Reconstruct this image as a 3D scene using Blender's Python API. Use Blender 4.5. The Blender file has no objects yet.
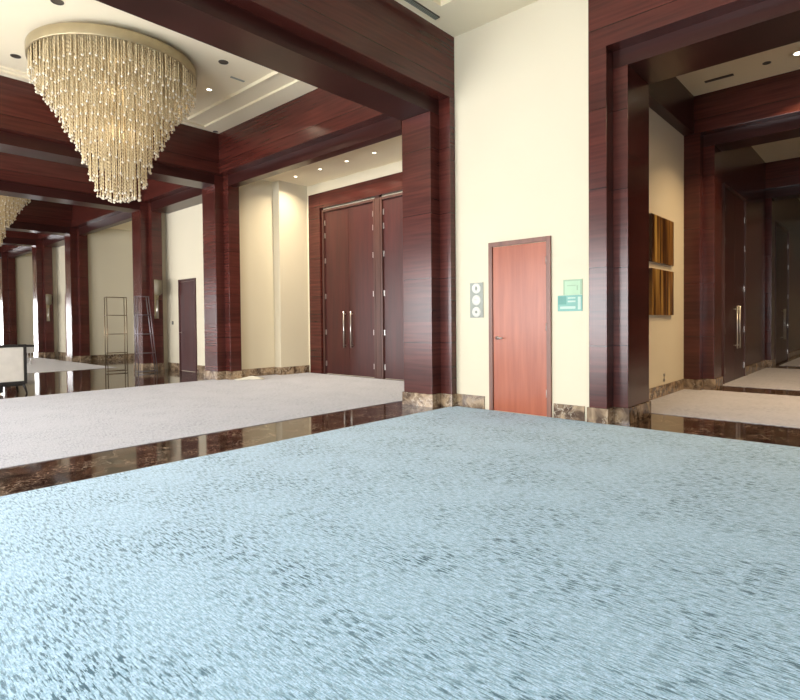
import bpy, math, random
from mathutils import Matrix, Vector
random.seed(7)
S = bpy.context.scene
COL = S.collection

# ------------------------------------------------------------------ camera
F_PX, CX, CY = 549.185, 396.54, 332.36
right = Vector((0.67581, -0.73702, -0.00936))
up = Vector((0.02114, 0.00669, 0.99975))
fwd = Vector((0.73677, 0.67584, -0.02010))
cam_d = bpy.data.cameras.new('camera')
cam = bpy.data.objects.new('camera', cam_d)
COL.objects.link(cam)
m = Matrix((right, up, -fwd)).transposed().to_4x4()
m.translation = Vector((0, 0, 1.24))
cam.matrix_world = m
cam_d.sensor_width = 36
cam_d.sensor_fit = 'HORIZONTAL'
cam_d.lens = F_PX / 800 * 36
cam_d.shift_x = (400 - CX) / 800
cam_d.shift_y = (CY - 350) / 800
cam_d.clip_start = 0.05
cam_d.clip_end = 200
S.camera = cam

# ------------------------------------------------------------------ world, daylight, exposure
W = bpy.data.worlds.new('daylight')
S.world = W
W.use_nodes = True
W.node_tree.nodes['Background'].inputs[0].default_value = (0.99, 0.985, 1.0, 1)
W.node_tree.nodes['Background'].inputs[1].default_value = 27
S.view_settings.view_transform = 'Standard'
S.view_settings.look = 'None'
S.view_settings.gamma = 1
S.view_settings.use_curve_mapping = False
S.view_settings.exposure = 0.0

WIN_X = -4.0
WINDOWS = [(-3.8, -2.2), (1.4, 4.2), (5.9, 7.8), (8.3, 10.4), (12.1, 13.9),
           (17.0, 18.6), (21.6, 23.2), (26.0, 27.6)]
for (a, b) in WINDOWS:                       # portals only guide sampling of the sky through the window openings
    l = bpy.data.lights.new('window_portal', 'AREA')
    l.shape = 'RECTANGLE'
    l.size = 3.0
    l.size_y = b - a
    l.cycles.is_portal = True
    o = bpy.data.objects.new('window_portal', l)
    COL.objects.link(o)
    o.location = (WIN_X - .12, (a + b) / 2, 1.7)
    o.rotation_euler = (0, -math.pi / 2, 0)

# ------------------------------------------------------------------ materials
def lin(c):
    return tuple(((v / 255) / 12.92 if v / 255 <= .04045 else ((v / 255 + .055) / 1.055) ** 2.4) for v in c) + (1,)

def newmat(name):
    mt = bpy.data.materials.new(name)
    mt.use_nodes = True
    return mt, mt.node_tree, mt.node_tree.nodes['Principled BSDF']

def setp(b, **k):
    for n, v in k.items():
        b.inputs[n.replace('_', ' ')].default_value = v

def N(nt, t, **k):
    n = nt.nodes.new(t)
    for a, v in k.items():
        setattr(n, a, v)
    return n

def noise_mat(name, c1, c2, scale=(10, 10, 10), nscale=1.0, rough=.5, lo=.35, hi=.65, detail=4, bump=0, spec=.5, metallic=0, coat=0):
    mt, nt, b = newmat(name)
    g = N(nt, 'ShaderNodeNewGeometry')
    mp = N(nt, 'ShaderNodeMapping')
    mp.inputs['Scale'].default_value = scale
    nt.links.new(g.outputs['Position'], mp.inputs['Vector'])
    no = N(nt, 'ShaderNodeTexNoise')
    no.inputs['Scale'].default_value = nscale
    no.inputs['Detail'].default_value = detail
    nt.links.new(mp.outputs[0], no.inputs['Vector'])
    r = N(nt, 'ShaderNodeValToRGB')
    r.color_ramp.elements[0].position = lo
    r.color_ramp.elements[1].position = hi
    r.color_ramp.elements[0].color = c1
    r.color_ramp.elements[1].color = c2
    nt.links.new(no.outputs['Fac'], r.inputs['Fac'])
    nt.links.new(r.outputs['Color'], b.inputs['Base Color'])
    setp(b, Roughness=rough, Metallic=metallic)
    b.inputs['Specular IOR Level'].default_value = spec
    if coat:
        b.inputs['Coat Weight'].default_value = coat
        b.inputs['Coat Roughness'].default_value = .12
    if bump:
        bp = N(nt, 'ShaderNodeBump')
        bp.inputs['Strength'].default_value = bump
        bp.inputs['Distance'].default_value = .01
        nt.links.new(no.outputs['Fac'], bp.inputs['Height'])
        nt.links.new(bp.outputs[0], b.inputs['Normal'])
    return mt

def wood_mat(name, dark, light, seams=True, vertical=False, rough=.3, spec=.5):
    mt = noise_mat(name, dark, light, (9, 9, .7) if vertical else (.8, .8, 16), 1.6, rough, .3, .72, 6, 0, spec)
    nt = mt.node_tree
    b = nt.nodes['Principled BSDF']
    if seams:
        ramp = [n for n in nt.nodes if n.type == 'VALTORGB'][0]
        g = [n for n in nt.nodes if n.type == 'NEW_GEOMETRY'][0]
        sep = N(nt, 'ShaderNodeSeparateXYZ')
        nt.links.new(g.outputs['Position'], sep.inputs[0])
        a = N(nt, 'ShaderNodeMath', operation='SUBTRACT')
        nt.links.new(sep.outputs['Z'], a.inputs[0]); a.inputs[1].default_value = -.01
        d = N(nt, 'ShaderNodeMath', operation='DIVIDE')
        nt.links.new(a.outputs[0], d.inputs[0]); d.inputs[1].default_value = .93
        f = N(nt, 'ShaderNodeMath', operation='FRACT')
        nt.links.new(d.outputs[0], f.inputs[0])
        lt = N(nt, 'ShaderNodeMath', operation='LESS_THAN')
        nt.links.new(f.outputs[0], lt.inputs[0]); lt.inputs[1].default_value = .009
        # each veneer sheet has its own tone
        fl = N(nt, 'ShaderNodeMath', operation='FLOOR')
        d2 = N(nt, 'ShaderNodeMath', operation='DIVIDE')
        nt.links.new(a.outputs[0], d2.inputs[0]); d2.inputs[1].default_value = .31
        nt.links.new(d2.outputs[0], fl.inputs[0])
        wn = N(nt, 'ShaderNodeTexWhiteNoise', noise_dimensions='1D')
        nt.links.new(fl.outputs[0], wn.inputs['W'])
        mr = N(nt, 'ShaderNodeMapRange')
        nt.links.new(wn.outputs['Value'], mr.inputs['Value'])
        mr.inputs['To Min'].default_value = .82; mr.inputs['To Max'].default_value = 1.22
        mx = N(nt, 'ShaderNodeMix', data_type='RGBA', blend_type='MULTIPLY')
        mx.inputs[0].default_value = 1
        nt.links.new(ramp.outputs[0], mx.inputs[6]); nt.links.new(mr.outputs[0], mx.inputs[7])
        m2 = N(nt, 'ShaderNodeMix', data_type='RGBA')
        nt.links.new(lt.outputs[0], m2.inputs[0])
        nt.links.new(mx.outputs[2], m2.inputs[6]); m2.inputs[7].default_value = (.012, .003, .003, 1)
        nt.links.new(m2.outputs[2], b.inputs['Base Color'])
    return mt

def carpet_mat(name, base, mid, streak, amount):
    mt, nt, b = newmat(name)
    g = N(nt, 'ShaderNodeNewGeometry')
    def noi(scale, det, rgh=.6):
        mp = N(nt, 'ShaderNodeMapping'); mp.inputs['Scale'].default_value = scale
        nt.links.new(g.outputs['Position'], mp.inputs['Vector'])
        no = N(nt, 'ShaderNodeTexNoise'); no.inputs['Scale'].default_value = 1
        no.inputs['Detail'].default_value = det; no.inputs['Roughness'].default_value = rgh
        nt.links.new(mp.outputs[0], no.inputs['Vector'])
        return no
    def ramp(src, lo, hi):
        r = N(nt, 'ShaderNodeMapRange'); r.inputs['From Min'].default_value = lo; r.inputs['From Max'].default_value = hi
        nt.links.new(src.outputs[0], r.inputs['Value']); return r
    fine = ramp(noi((150, 24, 1), 4), .40, .60)       # woven flecks lying along the hall
    fleck = ramp(noi((92, 13, 1), 5), .52, .575)       # dark dashes
    patch = ramp(noi((2.2, 1.5, 1), 4), .38, .62)    # denser and sparser areas
    loop = ramp(noi((150, 110, 1), 2), .3, .7)
    mul = N(nt, 'ShaderNodeMath', operation='MULTIPLY')
    pm = N(nt, 'ShaderNodeMapRange'); nt.links.new(patch.outputs[0], pm.inputs['Value'])
    pm.inputs['To Min'].default_value = .25 * amount; pm.inputs['To Max'].default_value = amount
    nt.links.new(fleck.outputs[0], mul.inputs[0]); nt.links.new(pm.outputs[0], mul.inputs[1])
    m1 = N(nt, 'ShaderNodeMix', data_type='RGBA')
    nt.links.new(fine.outputs[0], m1.inputs[0]); m1.inputs[6].default_value = base; m1.inputs[7].default_value = mid
    m2 = N(nt, 'ShaderNodeMix', data_type='RGBA')
    nt.links.new(mul.outputs[0], m2.inputs[0]); nt.links.new(m1.outputs[2], m2.inputs[6]); m2.inputs[7].default_value = streak
    lm = N(nt, 'ShaderNodeMapRange'); nt.links.new(loop.outputs[0], lm.inputs['Value'])
    lm.inputs['To Min'].default_value = .74; lm.inputs['To Max'].default_value = 1.16
    m3 = N(nt, 'ShaderNodeMix', data_type='RGBA', blend_type='MULTIPLY'); m3.inputs[0].default_value = 1
    nt.links.new(m2.outputs[2], m3.inputs[6]); nt.links.new(lm.outputs[0], m3.inputs[7])
    nt.links.new(m3.outputs[2], b.inputs['Base Color'])
    setp(b, Roughness=.95)
    b.inputs['Specular IOR Level'].default_value = .15
    b.inputs['Sheen Weight'].default_value = .25
    b.inputs['Sheen Roughness'].default_value = .5
    bp = N(nt, 'ShaderNodeBump'); bp.inputs['Strength'].default_value = .25; bp.inputs['Distance'].default_value = .004
    nt.links.new(loop.outputs[0], bp.inputs['Height']); nt.links.new(bp.outputs[0], b.inputs['Normal'])
    return mt

def marble_mat(name, dark, brown, vein, rough):
    mt, nt, b = newmat(name)
    g = N(nt, 'ShaderNodeNewGeometry')
    n1 = N(nt, 'ShaderNodeTexNoise'); n1.inputs['Scale'].default_value = 5; n1.inputs['Detail'].default_value = 8
    n1.inputs['Distortion'].default_value = 1.2
    nt.links.new(g.outputs['Position'], n1.inputs['Vector'])
    r1 = N(nt, 'ShaderNodeValToRGB')
    r1.color_ramp.elements[0].position = .38; r1.color_ramp.elements[1].position = .66
    r1.color_ramp.elements[0].color = dark; r1.color_ramp.elements[1].color = brown
    nt.links.new(n1.outputs['Fac'], r1.inputs['Fac'])
    mixv = N(nt, 'ShaderNodeVectorMath', operation='MULTIPLY_ADD')
    nt.links.new(n1.outputs['Color'], mixv.inputs[0]); mixv.inputs[1].default_value = (.25, .25, .25)
    nt.links.new(g.outputs['Position'], mixv.inputs[2])
    v = N(nt, 'ShaderNodeTexVoronoi', feature='DISTANCE_TO_EDGE'); v.inputs['Scale'].default_value = 13
    nt.links.new(mixv.outputs[0], v.inputs['Vector'])
    mr = N(nt, 'ShaderNodeMapRange'); mr.inputs['From Min'].default_value = .045; mr.inputs['From Max'].default_value = .0
    nt.links.new(v.outputs['Distance'], mr.inputs['Value'])
    n2 = N(nt, 'ShaderNodeTexNoise'); n2.inputs['Scale'].default_value = 3.5; nt.links.new(g.outputs['Position'], n2.inputs['Vector'])
    m4 = N(nt, 'ShaderNodeMapRange'); m4.inputs['From Min'].default_value = .40; m4.inputs['From Max'].default_value = .60
    nt.links.new(n2.outputs['Fac'], m4.inputs['Value'])
    mu = N(nt, 'ShaderNodeMath', operation='MULTIPLY'); nt.links.new(mr.outputs[0], mu.inputs[0]); nt.links.new(m4.outputs[0], mu.inputs[1])
    mx = N(nt, 'ShaderNodeMix', data_type='RGBA')
    nt.links.new(mu.outputs[0], mx.inputs[0]); nt.links.new(r1.outputs[0], mx.inputs[6]); mx.inputs[7].default_value = vein
    nt.links.new(mx.outputs[2], b.inputs['Base Color'])
    setp(b, Roughness=rough)
    return mt

def flat(name, c, rough=.5, metallic=0, emit=None, es=0, spec=.5):
    c = tuple(c)
    mt = noise_mat(name, tuple(v * .93 for v in c[:3]) + (1,), tuple(min(1, v * 1.05) for v in c[:3]) + (1,), (6, 6, 6), 1, rough, .3, .7, 2, 0, spec, metallic)
    if emit:
        b = mt.node_tree.nodes['Principled BSDF']
        b.inputs['Emission Color'].default_value = emit
        b.inputs['Emission Strength'].default_value = es
    return mt

M = {}
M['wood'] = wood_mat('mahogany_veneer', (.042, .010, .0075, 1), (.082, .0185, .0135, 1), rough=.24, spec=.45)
M['wood_shaded'] = wood_mat('shaded_mahogany', (.026, .008, .0065, 1), (.042, .011, .009, 1), seams=False, rough=.28, spec=.3)  # same mahogany, darkened so the colour carries the shade of the recesses
M['door_dark'] = wood_mat('dark_door_veneer', (.034, .008, .007, 1), (.060, .012, .010, 1), seams=False, vertical=True, rough=.35)
M['door_red'] = wood_mat('red_door_veneer', (.25, .060, .026, 1), (.37, .105, .05, 1), seams=False, vertical=True, rough=.3, spec=.35)
M['casing'] = wood_mat('brown_casing', (.1, .035, .02, 1), (.19, .07, .04, 1), seams=False, vertical=True, rough=.4)
M['frame_brown'] = wood_mat('tall_door_frame', (.05, .02, .015, 1), (.085, .035, .026, 1), seams=False, vertical=True, rough=.35)
M['cream'] = noise_mat('cream_paint', (.60, .545, .41, 1), (.63, .575, .435, 1), (.6, .6, .6), 1, .7, .3, .7, 2, spec=.2)
M['ceil'] = noise_mat('ceiling_paint', (.74, .66, .49, 1), (.78, .70, .52, 1), (.6, .6, .6), 1, .8, .3, .7, 2, spec=.2)
M['blue_carpet'] = carpet_mat('blue_flecked_carpet', (.49, .70, .87, 1), (.25, .43, .57, 1), (.014, .085, .135, 1), .97)
M['grey_carpet'] = carpet_mat('grey_flecked_carpet', (.45, .45, .485, 1), (.32, .325, .36, 1), (.09, .105, .14, 1), .75)
M['tan_carpet'] = carpet_mat('tan_flecked_carpet', (.42, .36, .27, 1), (.30, .26, .20, 1), (.10, .09, .08, 1), .6)
M['marble'] = marble_mat('polished_brown_marble', (.014, .008, .006, 1), (.11, .058, .036, 1), (.5, .4, .3, 1), .07)
M['marble_base'] = marble_mat('brown_marble_skirting', (.07, .04, .022, 1), (.36, .26, .16, 1), (.6, .52, .4, 1), .22)
M['steel'] = flat('brushed_steel', (.6, .58, .55), .3, 1)
M['black'] = flat('black_paint', (.015, .013, .012), .4)
M['gold'] = flat('champagne_metal', (.40, .33, .20), .4, .7)
M['grey'] = flat('grey_plastic', (.26, .28, .24), .5)
M['white'] = flat('white_plastic', (.62, .62, .56), .5)
M['uph'] = flat('ivory_upholstery', (.55, .52, .46), .9)
M['lamp'] = flat('lamp_glass', (.9, .8, .6), .4, 0, (1, .86, .62, 1), 9)
M['lamp_off'] = flat('dark_lamp_throat', (.05, .04, .03), .5)
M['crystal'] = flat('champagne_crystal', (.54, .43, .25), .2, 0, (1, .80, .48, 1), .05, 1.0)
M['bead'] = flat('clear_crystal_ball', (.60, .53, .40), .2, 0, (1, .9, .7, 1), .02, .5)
M['mint'] = flat('pale_mint_sign', (.34, .50, .33), .5)
M['mint_dark'] = flat('mint_border', (.26, .37, .25), .5)
M['teal'] = flat('teal_sign', (.16, .37, .31), .5)
M['teal_dark'] = flat('teal_block', (.09, .28, .23), .5)
M['pale'] = flat('sign_print', (.42, .55, .47), .5)

# ------------------------------------------------------------------ geometry helpers
class G:
    """collects shapes in world coordinates, then links them as ONE mesh object"""
    def __init__(s): s.v = []; s.f = []; s.sm = []
    def box(s, x0, x1, y0, y1, z0, z1, b=0.0):
        n = len(s.v)
        if b <= 0:
            s.v += [(x, y, z) for x in (x0, x1) for y in (y0, y1) for z in (z0, z1)]
            for q in ((0, 1, 3, 2), (4, 6, 7, 5), (0, 4, 5, 1), (2, 3, 7, 6), (0, 2, 6, 4), (1, 5, 7, 3)):
                s.f.append([n + i for i in q]); s.sm.append(False)
            return s
        import bmesh
        bm = bmesh.new()
        bmesh.ops.create_cube(bm, size=1)
        for v in bm.verts:
            v.co = Vector(((x0 + x1) / 2 + v.co.x * (x1 - x0), (y0 + y1) / 2 + v.co.y * (y1 - y0), (z0 + z1) / 2 + v.co.z * (z1 - z0)))
        bmesh.ops.bevel(bm, geom=bm.edges[:], offset=b, segments=2, affect='EDGES', profile=.7)
        bm.verts.ensure_lookup_table()
        for v in bm.verts: s.v.append(tuple(v.co))
        for f in bm.faces: s.f.append([n + v.index for v in f.verts]); s.sm.append(False)
        bm.free()
        return s
    def tube(s, pts, r, seg=8, caps=True):
        """round bar through pts; r a number or one per point"""
        pts = [Vector(p) for p in pts]
        rs = r if isinstance(r, (list, tuple)) else [r] * len(pts)
        base = len(s.v)
        for i, p in enumerate(pts):
            d = (pts[min(i + 1, len(pts) - 1)] - pts[max(i - 1, 0)]).normalized()
            a = d.orthogonal().normalized() if abs(d.z) < .99 else Vector((1, 0, 0))
            a = (a - d * a.dot(d)).normalized(); c = d.cross(a)
            for k in range(seg):
                t = 2 * math.pi * k / seg
                s.v.append(tuple(p + (a * math.cos(t) + c * math.sin(t)) * rs[i]))
        for i in range(len(pts) - 1):
            for k in range(seg):
                k2 = (k + 1) % seg
                s.f.append([base + i * seg + k, base + i * seg + k2, base + (i + 1) * seg + k2, base + (i + 1) * seg + k]); s.sm.append(True)
        if caps:
            s.f.append([base + k for k in range(seg)][::-1]); s.sm.append(False)
            s.f.append([base + (len(pts) - 1) * seg + k for k in range(seg)]); s.sm.append(False)
        return s
    def ball(s, c, r, seg=8, rings=5, sz=1.0):
        pts = []; rs = []
        for i in range(rings + 1):
            t = math.pi * i / rings
            pts.append((c[0], c[1], c[2] - math.cos(t) * r * sz)); rs.append(max(1e-4, math.sin(t) * r))
        n = len(s.v)
        for p, q in zip(pts, rs):
            for k in range(seg):
                a = 2 * math.pi * k / seg
                s.v.append((p[0] + q * math.cos(a), p[1] + q * math.sin(a), p[2]))
        for i in range(rings):
            for k in range(seg):
                k2 = (k + 1) % seg
                s.f.append([n + i * seg + k, n + i * seg + k2, n + (i + 1) * seg + k2, n + (i + 1) * seg + k]); s.sm.append(True)
        return s
    def lathe(s, c, prof, seg=24, axis='z'):
        """profile of (radius, height) swept round c along an axis"""
        n = len(s.v)
        for (r, h) in prof:
            for k in range(seg):
                a = 2 * math.pi * k / seg
                u, w = r * math.cos(a), r * math.sin(a)
                s.v.append((c[0] + u, c[1] + w, c[2] + h) if axis == 'z' else
                           ((c[0] + h, c[1] + u, c[2] + w) if axis == 'x' else (c[0] + u, c[1] + h, c[2] + w)))
        for i in range(len(prof) - 1):
            for k in range(seg):
                k2 = (k + 1) % seg
                s.f.append([n + i * seg + k, n + i * seg + k2, n + (i + 1) * seg + k2, n + (i + 1) * seg + k]); s.sm.append(True)
        return s
    def build(s, name, mat, parent=None, base=None):
        off = Vector((0, 0, 0))
        if parent is not None:
            p = parent
            while p is not None:
                off += p.location; p = p.parent
        loc = Vector((0, 0, 0))
        if base is None and parent is None:
            xs = [v[0] for v in s.v]; ys = [v[1] for v in s.v]; zs = [v[2] for v in s.v]
            base = ((min(xs) + max(xs)) / 2, (min(ys) + max(ys)) / 2, min(zs))
        if base is not None and parent is None: loc = Vector(base)
        me = bpy.data.meshes.new(name)
        t = off + loc
        me.from_pydata([(v[0] - t.x, v[1] - t.y, v[2] - t.z) for v in s.v], [], s.f)
        me.polygons.foreach_set('use_smooth', s.sm)
        me.materials.append(mat)
        me.update()
        o = bpy.data.objects.new(name, me)
        COL.objects.link(o)
        o.location = loc
        if parent is not None: o.parent = parent
        return o

def struct(o): o['kind'] = 'structure'; return o
def tag(o, label, cat, group=None):
    o['label'] = label; o['category'] = cat
    if group: o['group'] = group
    return o
def thing(name, loc, label, cat, group=None):
    o = bpy.data.objects.new(name, None); COL.objects.link(o); o.location = loc
    o.empty_display_size = .1
    return tag(o, label, cat, group)
def setting(name, loc):
    o = bpy.data.objects.new(name, None); COL.objects.link(o); o.location = loc
    o['kind'] = 'structure'; return o
def copy_tree(o, parent=None):
    c = o.copy(); COL.objects.link(c); c.parent = parent
    for ch in [x for x in o.children]: copy_tree(ch, c)
    return c
def wbox(name, mat, *a, b=0): return struct(G().box(*a, b=b).build(name, M[mat]))

# ------------------------------------------------------------------ floors
CT = .006
wbox('floor', 'marble', -4.2, 27, -5.2, 35, -.3, 0)                       # polished marble everywhere under and between the carpets
wbox('floor_carpet', 'blue_carpet', -3.9, 6.42, -5, 4.765, .0005, CT)
wbox('floor_carpet', 'grey_carpet', -3.9, 8.43, 5.71, 11.05, .0005, CT)
wbox('floor_carpet', 'tan_carpet', -3.9, 6.1, 16.35, 24.0, .0005, CT)
wbox('floor_carpet', 'grey_carpet', 7.56, 10.6, -1.6, 2.78, .0005, CT)
wbox('floor_carpet', 'grey_carpet', 11.45, 16.2, -1.4, 2.44, .0005, CT)
wbox('floor_carpet', 'grey_carpet', 17.15, 26, -1.4, 2.3, .0005, CT)

# ------------------------------------------------------------------ walls
OUT, INN, TOP = 4.42, 4.22, 5.49
wbox('wall_front', 'cream', 6.45, 10.68, 2.80, 5.56, 0, 5.5)             # the block with the red door, its corridor side carries the pictures
wbox('wall_front', 'cream', 8.60, 8.80, 5.56, 10.70, 0, 4.8)             # behind the pairs of tall doors
wbox('wall_front', 'cream', 6.60, 7.65, 10.95, 11.45, 0, 5.5)
wbox('wall_front', 'cream', 7.65, 8.80, 10.70, 11.45, 0, 5.5)
wbox('wall_front', 'cream', 6.80, 8.80, 11.45, 14.75, 0, 5.5)
wbox('wall_front', 'cream', 8.48, 8.80, 14.75, 20.2, 0, 5.5)
wbox('wall_front', 'cream', 6.60, 8.80, 20.2, 20.75, 0, 5.5)
wbox('wall_front', 'cream', 6.80, 8.80, 20.75, 24.1, 0, 5.5)
wbox('wall_front', 'cream', 8.48, 8.80, 24.1, 29.2, 0, 5.5)
wbox('wall_front', 'cream', 6.60, 8.80, 29.2, 29.75, 0, 5.5)
wbox('wall_front', 'cream', 6.45, 8.80, 29.75, 35, 0, 5.5)
g = G(); g.box(-4.2, -3.2, 34.6, 35, 0, 5.5); g.box(5.6, 6.45, 34.6, 35, 0, 5.5); g.box(-3.2, 2.6, 34.6, 35, 0, 5.5); g.box(2.6, 5.6, 34.6, 35, 2.4, 5.5)
struct(g.build('wall_far', M['cream']))
wbox('wall_near', 'wood', -4.2, 6.45, -5.4, -5.0, 0, 5.5)  # unseen wall, given dark wood to cut bounce onto the near faces
wbox('wall_front', 'cream', 6.45, 6.65, -5.0, -1.95, 0, 5.5)
wbox('wall_right', 'wood', 6.65, 27, -2.15, -1.95, 0, 5.5)  # out of view as well, finished dark to keep bounced light low
wbox('wall_left', 'wood', 11.43, 16.2, 2.47, 3.1, 0, 5.5)                 # dark panelled corridor side with tall doors
wbox('wall_left', 'wood', 17.1, 27, 2.45, 3.1, 0, 5.5)
wbox('wall_end', 'cream', 26.6, 27, -1.95, 2.45, 0, 5.5)

wbox('wall_front', 'cream', 6.45, 7.60, 2.756, 2.80, 4.2, 5.3)
wbox('wall_front', 'cream', 6.45, 6.63, 2.756, 2.80, 0, 4.2)
# window wall on the daylight side, behind and left of the camera
edges = [-5.0] + [e for ab in WINDOWS for e in ab] + [34.6]
g = G()
for i in range(0, len(edges), 2): g.box(WIN_X - .2, WIN_X, edges[i], edges[i + 1], 0, 5.5)
for (a, b) in WINDOWS:
    g.box(WIN_X - .2, WIN_X, a, b, 0, .2); g.box(WIN_X - .2, WIN_X, a, b, 3.2, 5.5)
struct(g.build('wall_window_side', M['wood']))  # unseen side, its dark wood chosen to limit bounced light
for i, (a, b) in enumerate(WINDOWS):
    g = G(); w = .05
    g.box(WIN_X - .12, WIN_X - .02, a, a + w, .2, 3.2); g.box(WIN_X - .12, WIN_X - .02, b - w, b, .2, 3.2)
    g.box(WIN_X - .12, WIN_X - .02, a + w, b - w, .2, .26); g.box(WIN_X - .12, WIN_X - .02, a + w, b - w, 3.14, 3.2)
    c = (a + b) / 2
    g.box(WIN_X - .1, WIN_X - .04, c - .025, c + .025, .26, 3.14)
    g.box(WIN_X - .1, WIN_X - .04, a + w, b - w, 2.3, 2.35)
    struct(g.build('window_%d' % (i + 1), M['black']))

# ------------------------------------------------------------------ ceilings
wbox('ceiling', 'ceil', 5.70, 6.45, -5, 4.74, 5.30, 5.5)
wbox('ceiling', 'ceil', -4.0, 5.70, 4.40, 4.74, 5.30, 5.5)
wbox('ceiling', 'ceil', -4.0, 5.70, -5, 4.40, 5.40, 5.5)
def tray(x0, x1, y0, y1):
    g = G()
    a, b = x1 - .4, x1 - .8
    # border, first step, raised field
    g.box(x0, x1, y1 - .14, y1, 5.26, 5.5); g.box(a, x1, y0, y1 - .14, 5.26, 5.5)
    g.box(x0, a, y1 - .22, y1 - .14, 5.30, 5.5); g.box(b, a, y0, y1 - .22, 5.30, 5.5)
    g.box(b + .0, b + .03, y0, y1 - .22, 5.275, 5.30)
    g.box(x0, b, y0, y1 - .22, 5.33, 5.5)
    struct(g.build('ceiling', M['ceil']))
tray(-4.0, 6.13, 5.71, 10.70)
wbox('ceiling', 'ceil', -4.0, 6.13, 11.63, 14.5, 5.26, 5.5)
tray(-4.0, 6.13, 15.43, 20.0)
wbox('ceiling', 'ceil', -4.0, 6.13, 20.93, 23.8, 5.26, 5.5)
tray(-4.0, 6.13, 24.73, 29.0)
wbox('ceiling', 'ceil', -4.0, 6.13, 29.93, 34.6, 5.26, 5.5)
wbox('ceiling', 'ceil', 6.53, 8.80, 5.56, 10.70, 4.55, 4.8)
wbox('ceiling', 'ceil', 6.53, 7.65, 10.70, 10.95, 4.55, 4.8)
wbox('ceiling', 'ceil', 6.53, 8.80, 15.43, 20.2, 4.55, 4.8)
wbox('ceiling', 'ceil', 6.53, 8.80, 24.5, 29.2, 4.55, 4.8)
CZ = 5.06
wbox('ceiling', 'ceil', 7.56, 10.5, -1.95, 2.64, CZ, 5.5)
wbox('ceiling', 'ceil', 11.43, 16.2, -1.95, 2.47, CZ, 5.5)
wbox('ceiling', 'ceil', 17.1, 26.6, -1.95, 2.45, CZ, 5.5)
wbox('ceiling', 'ceil', -4.2, 27, -5.4, 35, 5.60, 5.75)                      # slab closing the building above the suspended ceilings
wbox('ceiling', 'ceil', -4.2, 27, -5.4, 35, 5.505, 5.60)
wbox('trim_1', 'wood_shaded', 7.56, 10.5, 2.64, 2.80, OUT, CZ + .1)

# ------------------------------------------------------------------ beams and pillars
BH = .185                                                                 # height of the marble skirting
def beam(x0, x1, y0, y1, along, label, group='wood ceiling beams'):
    """wood beam of a wider outer casing and a lower recessed core"""
    t = thing('wood_beam', ((x0 + x1) / 2, (y0 + y1) / 2, INN), label, 'beam', group)
    c = G(); k = G()
    if along == 'x':
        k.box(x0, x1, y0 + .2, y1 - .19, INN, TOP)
        c.box(x0, x1, y0, y0 + .2, OUT, TOP, .006); c.box(x0, x1, y1 - .19, y1, OUT, TOP, .006)
    elif along == 'y':
        k.box(x0 + .21, x1 - .19, y0, y1, INN, TOP)
        c.box(x0, x0 + .21, y0, y1, OUT, TOP, .006); c.box(x1 - .19, x1, y0, y1, OUT, TOP, .006)
    else:                                                                 # header over an alcove: casing on one side
        k.box(x0 + .2, x1, y0 + (.19 if y0 > 12 and x1 < 6.6 else 0), y1 - (.2 if y0 < 30 else 0), 4.19, TOP)
        c.box(x0, x0 + .2, y0, y1, OUT, TOP, .006)
    k.build('beam_core', M['wood_shaded'], t); c.build('beam_casing', M['wood'], t)
    return t

BE = [4.74, 10.70, 14.50, 20.00, 23.80, 29.00]
names = ['nearest dark mahogany ceiling beam crossing above the brown marble strip',
         'dark wood ceiling beam just behind the big crystal chandelier',
         'dark wood ceiling beam between the two chandeliers, over the metal display racks',
         'dark wood ceiling beam at the far side of the second chandelier',
         'dark wood ceiling beam second from the far end of the left hall',
         'farthest dark wood ceiling beam at the end of the left hall']
for y, nm in zip(BE, names): beam(-4.0, 6.45 if y == 4.74 else 6.13, y, y + .93, 'x', nm)
beam(6.13, 6.53, 5.67, 10.90, 'h', 'reddish wood header over the alcove with the tall double doors', 'wood headers along the colonnade')
beam(6.13, 6.80, 11.44, 14.70, 'h', 'dark header above the cream wall with the small brown door', 'wood headers along the colonnade')
beam(6.13, 6.53, 15.24, 20.20, 'h', 'dark header above the cream alcove behind the display racks', 'wood headers along the colonnade')
beam(6.13, 6.80, 20.74, 24.00, 'h', 'dark header above the narrow far wall with the grey brown door', 'wood headers along the colonnade')
beam(6.13, 6.53, 24.54, 29.20, 'h', 'dark header above the second last far alcove', 'wood headers along the colonnade')
beam(6.42, 7.56, -1.95, 2.755, 'y', 'red brown wood header across the top of the near corridor opening', 'headers across the corridor')
beam(10.50, 11.43, -1.95, 2.80, 'y', 'dark wood header midway down the corridor, beyond the gold pictures', 'headers across the corridor')
beam(16.20, 17.10, -1.95, 2.80, 'y', 'farthest dark wood header down the corridor', 'headers across the corridor')

def pillar(cores, casings, z, label, group, cz=OUT):
    x0 = sum((c[0] + c[1]) / 2 for c in cores) / len(cores); y0 = sum((c[2] + c[3]) / 2 for c in cores) / len(cores)
    t = thing('wood_pillar', (x0, y0, 0), label, 'pillar', group)
    g = G()
    for c in cores: g.box(*c, BH, z, .006)
    
    g.build('pillar_core', M['wood'], t)
    g = G()
    for c in casings: g.box(*c, BH, cz, .006)
    g.build('pillar_casing', M['wood'], t)
    e = .02
    g = G()
    for i, c in enumerate(cores + casings):
        g.box(c[0] - e, c[1] + (0 if c[1] in (6.45, 6.6) else e), c[2] - e, c[3] + e, 0, BH)
    g.build('marble_plinth', M['marble_base'], t)
    return t
pn = ['thick red brown veneered pillar beside the cream wall, on a marble plinth',
      'dark pillar left of the alcove with the tall double doors',
      'dark pillar beside the metal display racks, carrying a wall lamp',
      'dark pillar left of the cream alcove behind the display racks',
      'second last dark pillar of the far colonnade, with a wall lamp',
      'leftmost and farthest dark pillar of the colonnade']
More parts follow.
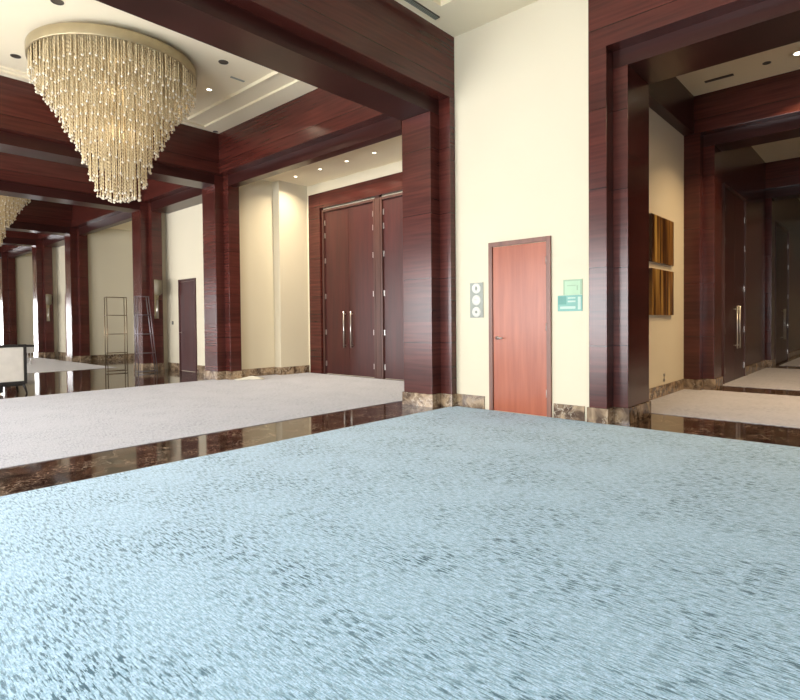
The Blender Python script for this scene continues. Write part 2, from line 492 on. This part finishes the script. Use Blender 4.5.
for i, y in enumerate(BE):
    if i == 0: cores = [(6.13, 6.45, y + .2, y + .74)]; cas = [(6.33, 6.45, y, y + .2), (6.36, 6.45, y + .74, y + .78)]
    elif i in (1, 3, 5): cores = [(6.13, 6.60, y + .2, y + .74)]; cas = [(6.33, 6.60, y, y + .2)]
    else: cas = [(6.33, 6.60, y - .0, y + .2), (6.33, 6.60, y + .74, y + .93)]
    if i in (1, 3, 5): cores = [(6.13, 6.60, y + .2, y + .74)]
    if i in (2, 4): cores = [(6.13, 6.66, y + .2, y + .74)]
    pillar(cores, cas, TOP if i else INN, pn[i], 'pillars of the colonnade')
def cpillar(x0, x1, label):
    for side, lab in ((1, label), ):
        pillar([(x0 + .21, x1 - .19, 2.37, 2.80)], [(x0, x0 + .21, 2.54, 2.755 if x0 < 7 else 2.80), (x1 - .19, x1, 2.54, 2.80)], INN, lab, 'corridor pillars')
cpillar(6.42, 7.56, 'red brown veneered pillar right of the green signs, framing the corridor')
cpillar(10.50, 11.43, 'dark wood pillar to the right of the two gold pictures')
cpillar(16.20, 17.10, 'farthest corridor pillar, standing between the dark doors')
for x0, x1, lab in ((6.42, 7.56, 'red brown pillar on the hidden side of the corridor opening'),):
    pillar([(x0 + .21, x1 - .19, -1.95, -1.52)], [(x0, x0 + .21, -1.95, -1.69), (x1 - .19, x1, -1.95, -1.69)], INN, lab, 'corridor pillars')

wbox('wall_front', 'cream', 6.66, 6.80, 14.7, 15.24, 0, 5.3)
wbox('wall_front', 'cream', 6.66, 6.80, 24.0, 24.5, 0, 5.3)
# ------------------------------------------------------------------ skirtings
def skirt(x0, x1, y0, y1, name='baseboard_front'): wbox(name, 'marble_base', x0, x1, y0, y1, 0, BH)
skirt(6.43, 6.45, 4.26, 4.76); skirt(6.43, 6.45, 2.82, 3.22)
skirt(7.60, 10.48, 2.78, 2.80, 'baseboard_left')
skirt(6.62, 7.63, 10.93, 10.95); skirt(7.63, 7.65, 10.68, 10.93); skirt(7.65, 8.46, 10.68, 10.70)
skirt(6.78, 6.80, 11.46, 13.06); skirt(6.78, 6.80, 13.99, 14.66)
skirt(6.62, 8.46, 20.18, 20.20); skirt(8.46, 8.48, 15.3, 20.18)
skirt(6.78, 6.80, 20.8, 22.09); skirt(6.78, 6.80, 23.01, 23.96); skirt(8.46, 8.48, 24.8, 29.18); skirt(6.62, 8.46, 29.18, 29.2)
skirt(13.64, 16.18, 2.45, 2.47, 'baseboard_left'); skirt(19.57, 26.5, 2.43, 2.45, 'baseboard_left')

# ------------------------------------------------------------------ doors
def single_door(n, y0, y1, top, x, handle_side, leaf_mat, fr_mat, w=.06):
    """flush door in a wall that faces -x"""
    t = setting('door_%d' % n, (x, (y0 + y1) / 2, 0))
    g = G()
    g.box(x - .03, x, y0, y0 + w, 0, top, .004); g.box(x - .03, x, y1 - w, y1, 0, top, .004); g.box(x - .03, x, y0 + w, y1 - w, top - w, top, .004)
    g.build('door_frame', M[fr_mat], t)
    lf = G().box(x - .014, x, y0 + w + .004, y1 - w - .004, .008, top - w - .004, .003).build('door_leaf', M[leaf_mat], t)
    hy = y1 - w - .07 if handle_side > 0 else y0 + w + .07
    h = G().lathe((x - .016, hy, 1.0), [(.0, -.004), (.026, -.004), (.026, .0), (.0, .0)], 16, 'x')
    h.tube([(x - .018, hy, 1.0), (x - .06, hy, 1.0), (x - .06, hy - handle_side * .1, 1.0)], .009, 8)
    h.build('door_handle', M['steel'], lf)
    hs = -handle_side
    for hz in (.3, 1.15, 2.0):
        if hz < top - .2:
            yy = y1 - w - .004 if hs > 0 else y0 + w + .004
            G().tube([(x - .02, yy, hz - .05), (x - .02, yy, hz + .05)], .007, 8).build('hinge', M['steel'], lf)
    return t
single_door(1, 3.25, 4.17, 2.30, 6.45, 1, 'door_red', 'casing')
single_door(2, 13.07, 13.98, 2.38, 6.80, 1, 'door_dark', 'door_dark')
single_door(3, 22.1, 23.0, 2.38, 6.80, 1, 'casing', 'casing')

def pull(p, axis, zc=1.07, L=.82, parent=None):
    """long bar pull on two stand-offs; p is on the leaf face, axis the outward direction"""
    px, py = p; ox, oy = axis
    g = G()
    a = (px + ox * .07, py + oy * .07)
    g.tube([(a[0], a[1], zc - L / 2), (a[0], a[1], zc + L / 2)], .016, 10)
    for z in (zc - L / 2 + .06, zc + L / 2 - .06):
        g.tube([(px + ox * .002, py + oy * .002, z), (a[0], a[1], z)], .012, 8)
    return g.build('pull_handle', M['steel'], parent)

def double_door_x(n, y0, y1, top, x):
    """pair of tall doors in a wall facing -x"""
    t = setting('door_%d' % n, (x, (y0 + y1) / 2, 0))
    w = .055
    g = G()
    g.box(x - .07, x, y0, y0 + w, 0, top + w, .004); g.box(x - .07, x, y1 - w, y1, 0, top + w, .004); g.box(x - .07, x, y0 + w, y1 - w, top, top + w, .004)
    g.build('door_frame', M['frame_brown'], t)
    c = (y0 + y1) / 2
    for (a, b, s) in ((y0 + w + .004, c - .003, 1), (c + .003, y1 - w - .004, -1)):
        lf = G().box(x - .03, x, a, b, .01, top - .005, .003).build('door_leaf', M['door_dark'], t)
        pull((x - .03, c - s * .12), (-1, 0), 1.06, .84, lf)
        for hz in (.25, 1.0, 1.85, 2.7, 3.3, 3.6):
            yy = a + .02 if s > 0 else b - .02
            G().box(x - .045, x - .031, yy - .018, yy + .018, hz - .06, hz + .06, .003).build('hinge', M['steel'], lf)
    return t
double_door_x(4, 8.44, 10.22, 3.86, 8.60)
double_door_x(5, 6.50, 8.28, 3.86, 8.60)
g = G()
g.box(8.48, 8.60, 10.24, 10.66, 0, 4.32, .006); g.box(8.48, 8.60, 6.14, 6.48, 0, 4.32, .006)
g.box(8.48, 8.60, 6.48, 10.24, 3.95, 4.32, .006)
struct(g.build('trim_4', M['wood']))
wbox('trim_5', 'frame_brown', 8.53, 8.60, 8.29, 8.43, 0, 3.95)
wbox('trim_6', 'cream', 8.48, 8.60, 5.56, 10.70, 4.32, 4.55)
wbox('trim_8', 'cream', 8.48, 8.60, 5.56, 6.14, 0, 4.32)
wbox('trim_7', 'cream', 8.48, 8.60, 10.66, 10.70, 0, 4.32)

def double_door_y(n, x0, x1, top, y):
    """pair of tall doors in the corridor side wall, facing -y"""
    t = setting('door_%d' % n, ((x0 + x1) / 2, y, 0))
    w = .055
    g = G()
    g.box(x0, x0 + w, y - .05, y, 0, top + w, .004); g.box(x1 - w, x1, y - .05, y, 0, top + w, .004); g.box(x0 + w, x1 - w, y - .05, y, top, top + w, .004)
    g.build('door_frame', M['frame_brown'], t)
    c = (x0 + x1) / 2
    for (a, b, s) in ((x0 + w + .004, c - .003, 1), (c + .003, x1 - w - .004, -1)):
        lf = G().box(a, b, y - .03, y, .01, top - .005, .003).build('door_leaf', M['door_dark'], t)
        pull((c - s * .12, y - .03), (0, -1), 1.06, .84, lf)
        for hz in (.25, 1.0, 1.85, 2.7, 3.3):
            xx = a + .02 if s > 0 else b - .02
            G().box(xx - .018, xx + .018, y - .045, y - .031, hz - .06, hz + .06, .003).build('hinge', M['steel'], lf)
    return t
double_door_y(6, 11.70, 13.62, 3.7, 2.47)
double_door_y(7, 17.25, 19.55, 3.7, 2.45)

# ------------------------------------------------------------------ chandeliers
def drop(r):
    """how low a strand at radius r hangs"""
    pts = [(0, 3.12), (.3, 3.2), (.36, 3.32), (.52, 3.82), (.75, 4.24), (.93, 4.55), (1.05, 4.68), (1.16, 4.85)]
    for (a, b), (c, d) in zip(pts, pts[1:]):
        if r <= c: return b + (d - b) * (r - a) / (c - a)
    return pts[-1][1]
def strand(g, x, y, z0, z1):
    """thread of small crystals ending in a ball"""
    n = max(3, int((z0 - z1) / .055))
    pts = []; rs = []
    for i in range(n):
        z = z0 + (z1 + .03 - z0) * i / n
        h = (z0 - z1) / n
        pts += [(x, y, z), (x, y, z - h * .5)]; rs += [.0035, .0105 + .003 * random.random()]
    pts.append((x, y, z1 + .03)); rs.append(.003)
    g.tube(pts, rs, 5, False)
def make_chandelier(cx, cy):
    zt = 5.33
    t = thing('chandelier', (cx, cy, zt), 'large round crystal chandelier fully in view, tapering in champagne strands under the cream ceiling', 'chandelier', 'crystal chandeliers of the left hall')
    R = 1.165
    G().lathe((cx, cy, 5.10), [(R - .02, 0), (R, 0), (R + .004, .01), (R + .004, .14), (R, .15), (R - .02, .15), (R - .02, 0)], 96).build('ring_band', M['gold'], t)
    G().lathe((cx, cy, 5.19), [(0, 0), (R - .021, 0), (R - .021, .03), (R * .6, .05), (R * .6, .139), (0, .139)], 64).build('ceiling_plate', M['gold'], t)
    spots = []
    rr = 1.13; k = 0
    while rr > .02:
        n = max(1, int(2 * math.pi * rr / .083))
        for i in range(n):
            a = 2 * math.pi * (i + .5 * (k % 2)) / n + random.uniform(-.01, .01)
            q = rr + random.uniform(-.012, .012)
            spots.append((q * math.cos(a), q * math.sin(a), q))
        rr -= .082; k += 1
    vd = Vector((cx, cy)).normalized()
    spots.sort(key=lambda s: -(s[2] * 1.0 - (s[0] * vd.x + s[1] * vd.y) * 1.2))        # the outer ones on the near side first
    rest = G(); balls = G()
    for i, (x, y, q) in enumerate(spots):
        z1 = drop(q) + random.uniform(-.05, .05)
        zz = 5.185
        if i < 100:
            g = G(); strand(g, cx + x, cy + y, zz, z1)
            o = g.build('crystal_strand', M['crystal'], t)
            G().ball((cx + x, cy + y, z1 + .012), .019, 8, 5).build('crystal_ball', M['bead'], o)
        else:
            strand(rest, cx + x, cy + y, zz, z1); balls.ball((cx + x, cy + y, z1 + .012), .021, 6, 4)
    o = rest.build('crystal_strand', M['crystal'], t); o['kind'] = 'stuff'
    o = balls.build('crystal_ball', M['bead'], t); o['kind'] = 'stuff'
    return t
ch = make_chandelier(3.40, 8.92)
c2 = copy_tree(ch); c2.location = (3.40, 18.0, 5.33)
c2['label'] = 'second golden crystal chandelier, cut by the left edge of the photo'
def lamp(kind, loc, power, size, color=(1, .84, .62), rot=(0, 0, 0), spread=180):
    l = bpy.data.lights.new(kind, 'AREA'); l.shape = 'DISK'; l.size = size; l.energy = power; l.color = color
    l.spread = math.radians(spread)
    if kind == 'corridor_bulb': l.color = (1, .70, .40)
    return l
def put_light(l, loc, parent=None, rot=(0, 0, 0)):
    o = bpy.data.objects.new(l.name, l); COL.objects.link(o)
    o.location = loc; o.rotation_euler = rot
    if parent is not None:
        o.parent = parent; o.location = Vector(loc) - parent.location
    return o
for c in (ch, c2):
    for i, (dz, e) in enumerate(((-.5, 9), (-1.1, 7))):
        l = bpy.data.lights.new('chandelier_bulb', 'POINT'); l.energy = e; l.color = (1, .8, .52); l.shadow_soft_size = .12
        put_light(l, (c.location.x, c.location.y, 5.33 + dz), c)

# ------------------------------------------------------------------ downlights, vents and small ceiling fittings
def downlight(x, y, z, r, on, label, group, power=0):
    t = thing('downlight', (x, y, z), label, 'ceiling light', group)
    G().lathe((x, y, z), [(r * .72, .0), (r * .75, -.006), (r, -.006), (r * 1.02, 0)], 24).build('trim_ring', M['white'] if on else M['lamp_off'], t)
    G().lathe((x, y, z), [(0, -.001), (r * .72, -.001)], 24).build('lamp_lens', M['lamp'] if on else M['lamp_off'], t)
    if power:
        put_light(lamp('corridor_bulb' if z == CZ else 'downlight_bulb', None, power, r * 1.4, spread=(105 if y > 0 else 150) if z == CZ else 140), (x, y, z - .012), t)
    return t
gl = 'downlights of the chandelier ceiling'
downlight(4.60, 7.85, 5.33, .075, False, 'dark unlit downlight to the right of the chandelier ring', gl)
downlight(2.31, 7.90, 5.33, .075, False, 'dark unlit downlight above the chandelier, at the top edge of the photo', gl)
downlight(2.33, 9.95, 5.33, .07, False, 'dark unlit downlight left of the chandelier ring', gl)
downlight(4.96, 8.95, 5.33, .06, True, 'small glowing downlight right of the chandelier', gl, 25)
tag(G().lathe((6.02, 10.63, 5.26), [(0, -.005), (.05, -.005), (.055, 0)], 20).build('smoke_detector', M['lamp_off']), 'small dark round detector in the ceiling corner right of the chandelier', 'detector')
tag(G().box(4.95, 5.20, 8.20, 8.24, 5.318, 5.33).build('slot_vent', M['grey']), 'short thin slot in the cream ceiling right of the chandelier', 'vent')
ga = 'downlights of the double door alcove'
for x, y, w in ((7.72, 10.15, 'leftmost'), (7.72, 9.28, 'second from left'), (7.72, 8.43, 'third from left'), (7.72, 7.63, 'rightmost visible')):
    downlight(x, y, 4.55, .05, True, w + ' small downlight in the ceiling over the tall double doors', ga, 30)
gc = 'corridor ceiling lights'
downlight(9.86, 1.10, CZ, .09, True, 'glowing corridor downlight at the right edge of the photo', gc, 75)
downlight(9.90, 1.50, CZ, .055, False, 'small dark round fitting in the near corridor ceiling', gc)
for x, y, lab in ((13.2, 1.0, 'warm downlight in the second corridor bay'), (15.2, 1.0, 'warm downlight near the far end of the second corridor bay'), (20.0, .8, 'warm downlight in the third corridor bay'), (23.5, .8, 'warm downlight near the corridor end')):
    downlight(x, y, CZ, .09, True, lab, gc, 26)
downlight(9.3, -.7, CZ, .09, True, 'warm downlight on the far right of the near corridor ceiling', gc, 110)
v = thing('air_vent', (5.0, 4.6, 5.3), 'long dark slot air vent in the ceiling beside the nearest beam', 'vent')
G().box(3.9, 5.88, 4.555, 4.635, 5.285, 5.30).build('vent_frame', M['lamp_off'], v)
g = G()
for k in range(3): g.box(3.92, 5.86, 4.567 + k * .022, 4.575 + k * .022, 5.279, 5.285)
g.build('vent_slat', M['grey'], v)
tag(G().box(9.95, 10.02, 1.95, 2.35, CZ - .012, CZ).build('slot_vent', M['lamp_off']), 'short dark slot vent in the near corridor ceiling', 'vent')

# ------------------------------------------------------------------ signs, pictures and fittings on the walls
sx = 6.45
t = thing('call_panel', (sx, 4.38, 1.27), 'slim grey wall plate with three white discs, left of the red door', 'sign')
G().box(sx - .012, sx, 4.27, 4.49, 1.28, 1.77, .004).build('backplate', M['grey'], t)
for k, z in enumerate((1.69, 1.525, 1.36)):
    d = G().lathe((sx - .012, 4.38, z), [(0, -.008), (.068, -.008), (.072, -.004), (.072, 0)], 28, 'x').build('disc', M['white'], t)
    g = G()
    if k == 0: g.lathe((sx - .0205, 4.38, z), [(.012, -.001), (.02, -.001), (.02, .0005)], 16, 'x'); g.box(sx - .0215, sx - .0203, 4.372, 4.388, z - .03, z + .03)
    elif k == 1: g.box(sx - .0215, sx - .0203, 4.35, 4.41, z - .012, z - .006); g.box(sx - .0215, sx - .0203, 4.35, 4.41, z + .01, z + .016)
    else: g.lathe((sx - .0205, 4.38, z), [(0, -.001), (.02, -.001), (.02, .0005)], 16, 'x')
    g.build('symbol', M['grey'], d)
t = thing('sign', (sx, 2.96, 1.54), 'upper pale mint green square sign right of the red door', 'sign', 'green signs')
G().box(sx - .01, sx, 2.845, 3.09, 1.545, 1.735, .003).build('sign_panel', M['mint'], t)
g = G()
g.box(sx - .0125, sx - .0101, 2.85, 3.085, 1.715, 1.73); g.box(sx - .0125, sx - .0101, 2.85, 2.87, 1.55, 1.715); g.box(sx - .0125, sx - .0101, 3.07, 3.085, 1.55, 1.715)
g.box(sx - .0125, sx - .0101, 2.90, 2.915, 1.60, 1.66); g.box(sx - .0125, sx - .0101, 2.93, 3.04, 1.655, 1.665)
g.build('sign_print', M['mint_dark'], t)
t = thing('sign', (sx, 3.0, 1.34), 'lower teal sign with pale lines of print, right of the red door', 'sign', 'green signs')
G().box(sx - .01, sx, 2.845, 3.165, 1.345, 1.542, .003).build('sign_panel', M['teal'], t)
G().box(sx - .0122, sx - .0101, 3.05, 3.155, 1.43, 1.53).build('colour_block', M['teal_dark'], t)
g = G()
g.box(sx - .0125, sx - .0101, 2.93, 3.03, 1.50, 1.515); g.box(sx - .0125, sx - .0101, 2.93, 3.03, 1.455, 1.475)
g.box(sx - .0125, sx - .0101, 2.93, 3.13, 1.375, 1.405); g.box(sx - .0125, sx - .0101, 2.865, 2.90, 1.365, 1.52)
g.build('sign_print', M['pale'], t)

def picture(z0, z1, label, seed):
    rnd = random.Random(seed)
    t = thing('picture', (9.25, 2.8, z0), label, 'picture', 'pictures on the corridor wall')
    G().box(8.70, 9.79, 2.76, 2.80, z0, z1, .003).build('panel', M['art'], t)
    return t
mt, nt, b = newmat('gold_striped_artwork')
ge = N(nt, 'ShaderNodeNewGeometry'); mp = N(nt, 'ShaderNodeMapping'); mp.inputs['Scale'].default_value = (9, 1, .6)
nt.links.new(ge.outputs['Position'], mp.inputs[0])
no = N(nt, 'ShaderNodeTexNoise'); no.inputs['Scale'].default_value = 1; no.inputs['Detail'].default_value = 5
mp.inputs['Location'].default_value = (3.1, 0, 0)
nt.links.new(mp.outputs[0], no.inputs['Vector'])
r = N(nt, 'ShaderNodeValToRGB')
r.color_ramp.elements[0].position = .38; r.color_ramp.elements[0].color = (.035, .012, .003, 1)
r.color_ramp.elements[1].position = .68; r.color_ramp.elements[1].color = (.62, .40, .10, 1)
e = r.color_ramp.elements.new(.52); e.color = (.24, .11, .02, 1)
nt.links.new(no.outputs['Fac'], r.inputs[0]); nt.links.new(r.outputs[0], b.inputs['Base Color'])
setp(b, Roughness=.35, Metallic=.3)
M['art'] = mt
picture(2.11, 2.83, 'upper of two gold and brown striped panels on the cream corridor wall', 1)
picture(1.30, 2.01, 'lower of two gold and brown striped panels on the cream corridor wall', 2)
t = thing('power_outlet', (9.42, 2.8, .23), 'small double socket low on the cream corridor wall', 'socket')
G().box(9.385, 9.455, 2.792, 2.80, .315, .36, .002).build('socket_plate', M['steel'], t); G().box(9.385, 9.455, 2.792, 2.80, .235, .28, .002).build('socket_plate', M['steel'], t)
t = thing('light_switch', (6.80, 14.37, 1.21), 'tiny dark switch on the cream wall beside the wall lamp pillar', 'switch')
G().box(6.79, 6.80, 14.33, 14.41, 1.21, 1.30, .002).build('switch_plate', M['lamp_off'], t); G().box(6.785, 6.79, 14.36, 14.38, 1.235, 1.27, .002).build('rocker', M['grey'], t)

M['shade'] = flat('smoked_lamp_shade', (.16, .13, .08), .5)
def sconce(x, y, label):
    t = thing('sconce', (x, y, 1.36), label, 'wall lamp', 'lamps on the pillars')
    G().box(x - .05, x + .05, y - .03, y, 1.37, 2.40, .004).build('backplate', M['gold'], t)
    G().lathe((x, y - .13, 1.98), [(.04, 0), (.095, .05), (.1, .38), (.085, .40), (.085, .06), (.04, .02)], 20).build('lamp_shade', M['shade'], t)
    G().tube([(x, y - .03, 1.9), (x, y - .09, 1.9), (x, y - .13, 1.94), (x, y - .13, 1.985)], .012, 8).build('arm', M['gold'], t)
    G().tube([(x, y - .06, 1.38), (x, y - .06, 1.86)], [.03, .018], 10).build('stem', M['steel'], t)
    return t
sconce(6.42, 14.5, 'pale shaded wall lamp on the pillar beside the small brown door')
sconce(6.42, 23.8, 'farther pale wall lamp on a dark pillar near the left edge')

# ------------------------------------------------------------------ display racks
def rack(x, y, w, d, h, levels, mat, label, lean=0, tie=True):
    t = thing('display_rack', (x, y, 0), label, 'rack', 'open metal display racks')
    r = .011
    for px, py in ((0, 0), (w, 0), (0, d), (w, d)):
        G().tube([(x + px + (lean if px else 0), y + py, .002), (x + px, y + py, h)], r, 8).build('post', M[mat], t)
    for z in levels:
        f = lean * (1 - z / h)
        g = G()
        g.tube([(x, y, z), (x + w + f, y, z)], r * .8, 6); g.tube([(x, y + d, z), (x + w + f, y + d, z)], r * .8, 6)
        g.tube([(x, y, z), (x, y + d, z)], r * .8, 6); g.tube([(x + w + f, y, z), (x + w + f, y + d, z)], r * .8, 6)
        g.build('shelf_frame', M[mat], t)
    return t
M['dull_steel'] = flat('dull_steel', (.24, .23, .25), .4, .8)
M['bronze'] = flat('bronze_metal', (.2, .14, .08), .35, .8)
rack(5.28, 14.75, .48, .16, 1.93, (.04, .5, .98, 1.46, 1.92), 'bronze', 'left open bronze wire rack on the marble floor before the alcove')
rack(5.70, 13.95, .28, .14, 1.93, (.04, .5, .98, 1.46, 1.92), 'dull_steel', 'right open steel wire rack with a splayed side, beside the lamp pillar', .2)

# ------------------------------------------------------------------ seating at the left edge
t = thing('settee', (1.9, 11.85, 0), 'ivory settee with thin black frame, seen from behind at the left edge', 'sofa')
x0, x1, y0 = 1.08, 2.78, 11.60
g = G()
g.box(x0, x1, y0, y0 + .04, .845, .89, .004); g.box(x0, x1, y0, y0 + .04, .18, .225, .004)
g.box(x0, x0 + .04, y0, y0 + .04, .225, .845); g.box(x1 - .04, x1, y0, y0 + .04, .225, .845)
g.box(x0 + .04, x1 - .04, y0 + .1, y0 + .68, .14, .22, .006)
g.box(x0, x0 + .04, y0 + .04, y0 + .7, .18, .225, .004); g.box(x1 - .04, x1, y0 + .04, y0 + .7, .18, .225, .004)
g.build('frame', M['black'], t)
G().box(x0 + .045, x1 - .045, y0 + .006, y0 + .1, .23, .84, .02).build('backrest', M['uph'], t)
G().box(x0 + .045, x1 - .045, y0 + .105, y0 + .7, .226, .42, .04).build('seat_cushion', M['uph'], t)
for lx, s in ((x0 + .05, -1), (x1 - .05, 1)):
    for ly, q in ((y0 + .05, -1), (y0 + .64, 1)):
        G().tube([(lx, ly, .18), (lx + s * .025, ly + q * .0, .1), (lx + s * .05, ly + q * .01, .002)], [.025, .02, .014], 8).build('leg', M['black'], t)
G().box(x0 + .2, x1 - .32, y0 + .2, y0 + .5, .03, .14, .01).build('under_frame', M['black'], t)
t = thing('low_bench', (4.1, 20.25, 0), 'low pale bench with dark top rail, just right of the ivory settee, farther back', 'bench')
bx0, bx1, by = 3.2, 5.02, 20.0
G().box(bx0, bx1, by, by + .5, .55, .61, .01).build('bench_top', M['black'], t)
G().box(bx0 + .03, bx1 - .03, by + .03, by + .47, .36, .548, .01).build('bench_body', M['uph'], t)
for lx in (bx0 + .1, bx1 - .1):
    for ly in (by + .08, by + .42): G().box(lx - .012, lx + .012, ly - .012, ly + .012, .007, .358).build('leg', M['steel'], t)

# ------------------------------------------------------------------ crumpled napkin on the carpet
bx, byy = 6.62, 10.45
n = 9; vs = []; fs = []
rnd = random.Random(3)
for i in range(n):
    for j in range(n):
        u, w = i / (n - 1) - .5, j / (n - 1) - .5
        z = .008 + max(0, .045 * math.exp(-((u - .1) ** 2 + (w) ** 2) * 14) + rnd.uniform(-.004, .008))
        vs.append((bx + u * .5 + w * .16, byy + w * .34 - u * .34, z * 1.3))
for i in range(n - 1):
    for j in range(n - 1): fs.append([i * n + j, (i + 1) * n + j, (i + 1) * n + j + 1, i * n + j + 1])
g = G(); g.v = vs; g.f = fs; g.sm = [True] * len(fs)
o = g.build('napkin', M['white']); tag(o, 'crumpled white cloth lying on the carpet at the foot of the dark pillar', 'cloth')
md = o.modifiers.new('thickness', 'SOLIDIFY'); md.thickness = .004; md.offset = 1
